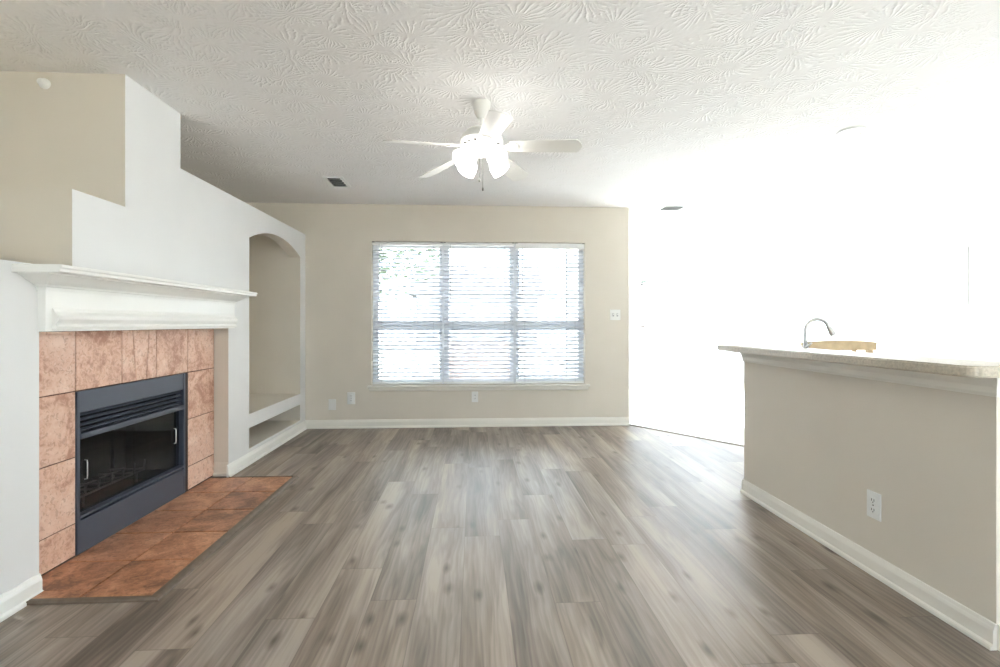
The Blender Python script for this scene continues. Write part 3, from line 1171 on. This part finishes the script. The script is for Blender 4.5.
cab = thing('sink_cabinet', (2.19, 2.3, 0), 'white kitchen base cabinet with steel sink behind the half wall', 'kitchen cabinet')
q = B()
plate(q, [(1.882, 1.6), (2.48, 1.6), (2.48, 3.10), (1.882, 3.10)], [[(2.06, 2.35), (2.42, 2.35), (2.42, 2.98), (2.06, 2.98)]], 'z', .872, .91)
obj('worktop', q, M['stone'], cab)
q = B()
box(q, 1.884, 2.44, 1.6, 3.08, .10, .60)
box(q, 1.884, 2.03, 1.6, 3.08, .60, .871)
box(q, 2.43, 2.45, 1.6, 3.08, .60, .871)
box(q, 2.03, 2.43, 1.6, 1.62, .60, .871)
box(q, 2.03, 2.43, 3.06, 3.08, .60, .871)
box(q, 1.884, 2.38, 1.62, 3.06, 0, .10)
obj('cabinet_body', q, M['cabinet'], cab)
for (ya, yb) in ((1.62, 2.10), (2.12, 2.58), (2.60, 3.06)):
    q = B()
    box(q, 2.451, 2.469, ya, yb, .12, .85, .003)
    dr_ = obj('cabinet_door', q, M['cabinet'], cab)
    q = B()
    lathe(q, [(.006, 0), (.006, .014), (.014, .020), (.012, .028), (0, .030)], Matrix.Translation((2.469, yb - .05, .78)) @ Matrix.Rotation(PI / 2, 4, 'Y'), 16)
    obj('knob', q, M['chrome'], dr_, True)
q = B()
sx0, sx1, sy0, sy1 = 2.06, 2.42, 2.35, 2.98
plate(q, [(sx0 - .015, sy0 - .015), (sx1 + .006, sy0 - .015), (sx1 + .006, sy1 + .015), (sx0 - .015, sy1 + .015)], [[(sx0 + .008, sy0 + .008), (sx1 - .008, sy0 + .008), (sx1 - .008, sy1 - .008), (sx0 + .008, sy1 - .008)]], 'z', .9105, .914)
for (xa, xb, ya, yb, za, zb) in ((sx0 + .004, sx0 + .008, sy0 + .004, sy1 - .004, .73, .911), (sx1 - .008, sx1 - .004, sy0 + .004, sy1 - .004, .73, .911),
                                 (sx0 + .008, sx1 - .008, sy0 + .004, sy0 + .008, .73, .911), (sx0 + .008, sx1 - .008, sy1 - .008, sy1 - .004, .73, .911), (sx0 + .004, sx1 - .004, sy0 + .004, sy1 - .004, .726, .730)):
    box(q, xa, xb, ya, yb, za, zb)
obj('sink_basin', q, M['sink'], cab)

TX, TY = 2.02, 2.89
tp = thing('kitchen_tap', (TX, TY, .91), 'brushed nickel gooseneck kitchen tap standing beside the sink behind the bar top', 'tap')
q = B()
lathe(q, [(.026, .91), (.026, .918), (.020, .926), (.015, .935), (.015, .975)], Matrix.Translation((TX, TY, 0)), 24)
obj('tap_base', q, M['chrome'], tp, True)
q = B()
pts = [(TX, TY, .97), (TX, TY, 1.06)]
RA = .068
for i in range(1, 15):
    t = PI - (PI * .90) * i / 14
    pts.append((TX + RA + RA * math.cos(t), TY - .12 * (RA + RA * math.cos(t)), 1.06 + RA * math.sin(t)))
tube(q, pts, .0115, 14)
obj('gooseneck_spout', q, M['chrome'], tp, True)
q = B()
e = Vector(pts[-1])
dd = (Vector(pts[-1]) - Vector(pts[-2])).normalized()
dd = Vector((dd.x + .10, dd.y, dd.z)).normalized()
tube(q, [e - dd * .006, e + dd * .012, e + dd * .045, e + dd * .056], [.012, .014, .018, .017], 16)
obj('spray_head', q, M['chrome'], tp, True)
q = B()
tube(q, [(TX, TY, .955), (TX - .012, TY - .03, .962), (TX - .016, TY - .075, .985)], [.008, .006, .005], 10)
obj('lever_handle', q, M['chrome'], tp, True)

# chair beyond the counter
CX0, CX1, CYB = 2.575, 3.165, 3.72
chair = thing('dining_chair', ((CX0 + CX1) / 2, CYB + .2, 0), 'pale wooden chair whose top rail shows above the bar top, right of the tap', 'chair')
cxm = (CX0 + CX1) / 2
q = B()
n = 12
ptsu = []
for i in range(n + 1):
    u = i / n
    ptsu.append((CX0 - .006 + (CX1 - CX0 + .012) * u, .968 - .016 * abs(2 * u - 1) ** 3))
plate(q, ptsu + [(CX1, .893), (CX0, .893)], [], 'y', CYB - .014, CYB + .014)
obj('top_rail', q, M['wood'], chair)
for xx in (CX0 + .03, CX1 - .045):
    q = B()
    box(q, xx - .022, xx + .022, CYB - .018, CYB + .018, 0.001, .893, .005)
    obj('rear_leg', q, M['wood'], chair)
for i in range(3):
    xx = CX0 + .15 + i * .135
    q = B()
    box(q, xx - .017, xx + .017, CYB - .008, CYB + .008, .53, .893, .003)
    obj('back_slat', q, M['wood'], chair)
q = B()
box(q, CX0 + .055, CX1 - .07, CYB - .012, CYB + .012, .48, .53, .004)
obj('lower_rail', q, M['wood'], chair)
q = B()
box(q, CX0 + .012, CX1 - .026, CYB + .019, CYB + .45, .43, .465, .012, 3)
obj('seat', q, M['wood'], chair)
for xx in (CX0 + .04, CX1 - .055):
    q = B()
    box(q, xx - .02, xx + .02, CYB + .38, CYB + .42, 0.001, .43, .004)
    obj('front_leg', q, M['wood'], chair)
    q = B()
    box(q, xx - .010, xx + .010, CYB + .018, CYB + .38, .18, .21, .003)
    obj('side_stretcher', q, M['wood'], chair)


# ------------------------------------------------------------------ cabinets on the right wall
def shaker(bmx, x, y0, y1, z0, z1, t=.018, r=.055):
    """panel door facing -x with raised stiles and rails, front at x"""
    box(bmx, x + .008, x + t, y0, y1, z0, z1)
    box(bmx, x, x + .008, y0, y0 + r, z0, z1, .002)
    box(bmx, x, x + .008, y1 - r, y1, z0, z1, .002)
    box(bmx, x, x + .008, y0 + r, y1 - r, z0, z0 + r, .002)
    box(bmx, x, x + .008, y0 + r, y1 - r, z1 - r, z1, .002)


uc = thing('wall_cabinet', (4.45, 3.2, 1.2), 'white shaker wall cabinet on the right wall over the kitchen counter', 'kitchen cabinet')
q = B()
box(q, 4.32, XR, 2.2, 4.12, 1.205, 1.832)
box(q, 4.30, XR, 2.2, 4.13, 1.832, 1.850, .004)
obj('cabinet_body', q, M['cabinet'], uc)
for i in range(4):
    q = B()
    shaker(q, 4.302, 2.204 + i * .479, 2.204 + i * .479 + .473, 1.210, 1.828)
    obj('cabinet_door', q, M['cabinet'], uc)
bm = B()
box(bm, XR - .012, XR, 2.2, 4.09, .82, 1.204)
struct('trim_5', bm, M['beige'])

# ------------------------------------------------------------------ outdoors
bm = B()
box(bm, -30, 30, -30, 45, -.5, -.22)
tag(obj('patio_ground', bm, M['grass']), 'pale ground outside the windows', 'ground', kind='structure')


def tree(x, y, h, r, seed, label):
    rng = random.Random(seed)
    root = thing('tree', (x, y, -.22), label, 'tree', 'trees outside the wide window')
    q = B()
    tube(q, [(x, y, -.22), (x + .05, y, h * .35), (x - .04, y + .03, h * .7), (x, y, h * .95)], [.16, .13, .09, .03], 10)
    for k in range(5):
        a = rng.uniform(0, 2 * PI)
        z0 = h * rng.uniform(.4, .65)
        tube(q, [(x, y, z0), (x + math.cos(a) * r * .4, y + math.sin(a) * r * .4, z0 + h * .12), (x + math.cos(a) * r * .75, y + math.sin(a) * r * .75, z0 + h * .2)], [.07, .045, .02], 8)
    obj('trunk', q, M['bark'], root, True)
    q = B()
    for k in range(3600):
        while True:
            p = Vector((rng.uniform(-1, 1), rng.uniform(-1, 1), rng.uniform(-1, 1)))
            if .15 < p.length < 1 and rng.random() < .35 + p.length * .65:
                break
        c = Vector((x, y, h * .72)) + Vector((p.x * r, p.y * r, p.z * h * .42))
        s_ = rng.uniform(.05, .11)
        Rm = Matrix.Rotation(rng.uniform(0, PI), 4, 'Z') @ Matrix.Rotation(rng.uniform(-.9, .9), 4, 'X')
        vv = [q.verts.new(c + Rm @ Vector(w)) for w in ((-s_, 0, 0), (0, -s_ * .5, .01), (s_, 0, 0), (0, s_ * .5, .01))]
        q.faces.new(vv)
    obj('foliage', q, M['leaf'], root, recalc=False)


tree(-2.35, 10.4, 4.6, 1.95, 3, 'leafy green tree outside, seen through the left blind')
tree(4.6, 13.5, 4.4, 1.3, 5, 'leafy tree outside, beyond the far nook window')
gw = thing('garden_wall', (.3, 11, -.22), 'low pinkish brick wall outdoors behind the middle blind', 'garden wall', None)
q = B()
box(q, -.75, 1.0, 10.9, 11.1, -.22, .72, .01)
obj('brick_wall', q, M['brick'], gw)
q = B()
box(q, -.80, 1.05, 10.86, 11.14, .72, .78, .01)
obj('coping', q, M['fence'], gw)
hs = thing('neighbour_house', (.8, 28, -.22), 'pale neighbouring house far behind the wide window', 'house')
q = B()
box(q, -3.0, 3.4, 26, 32, -.22, 2.6)
obj('siding_wall', q, M['fence'], hs)
q = B()
plate(q, [(25.5, 2.6), (32.5, 2.6), (29, 4.6)], [], 'x', -3.4, 3.8)
obj('roof', q, M['shingle'], hs)
for xx in (-1.8, .0, 1.7):
    q = B()
    box(q, xx, xx + 1.0, 25.95, 26.0, .9, 2.0, .01)
    obj('house_window', q, M['vinyl_frame'], hs)
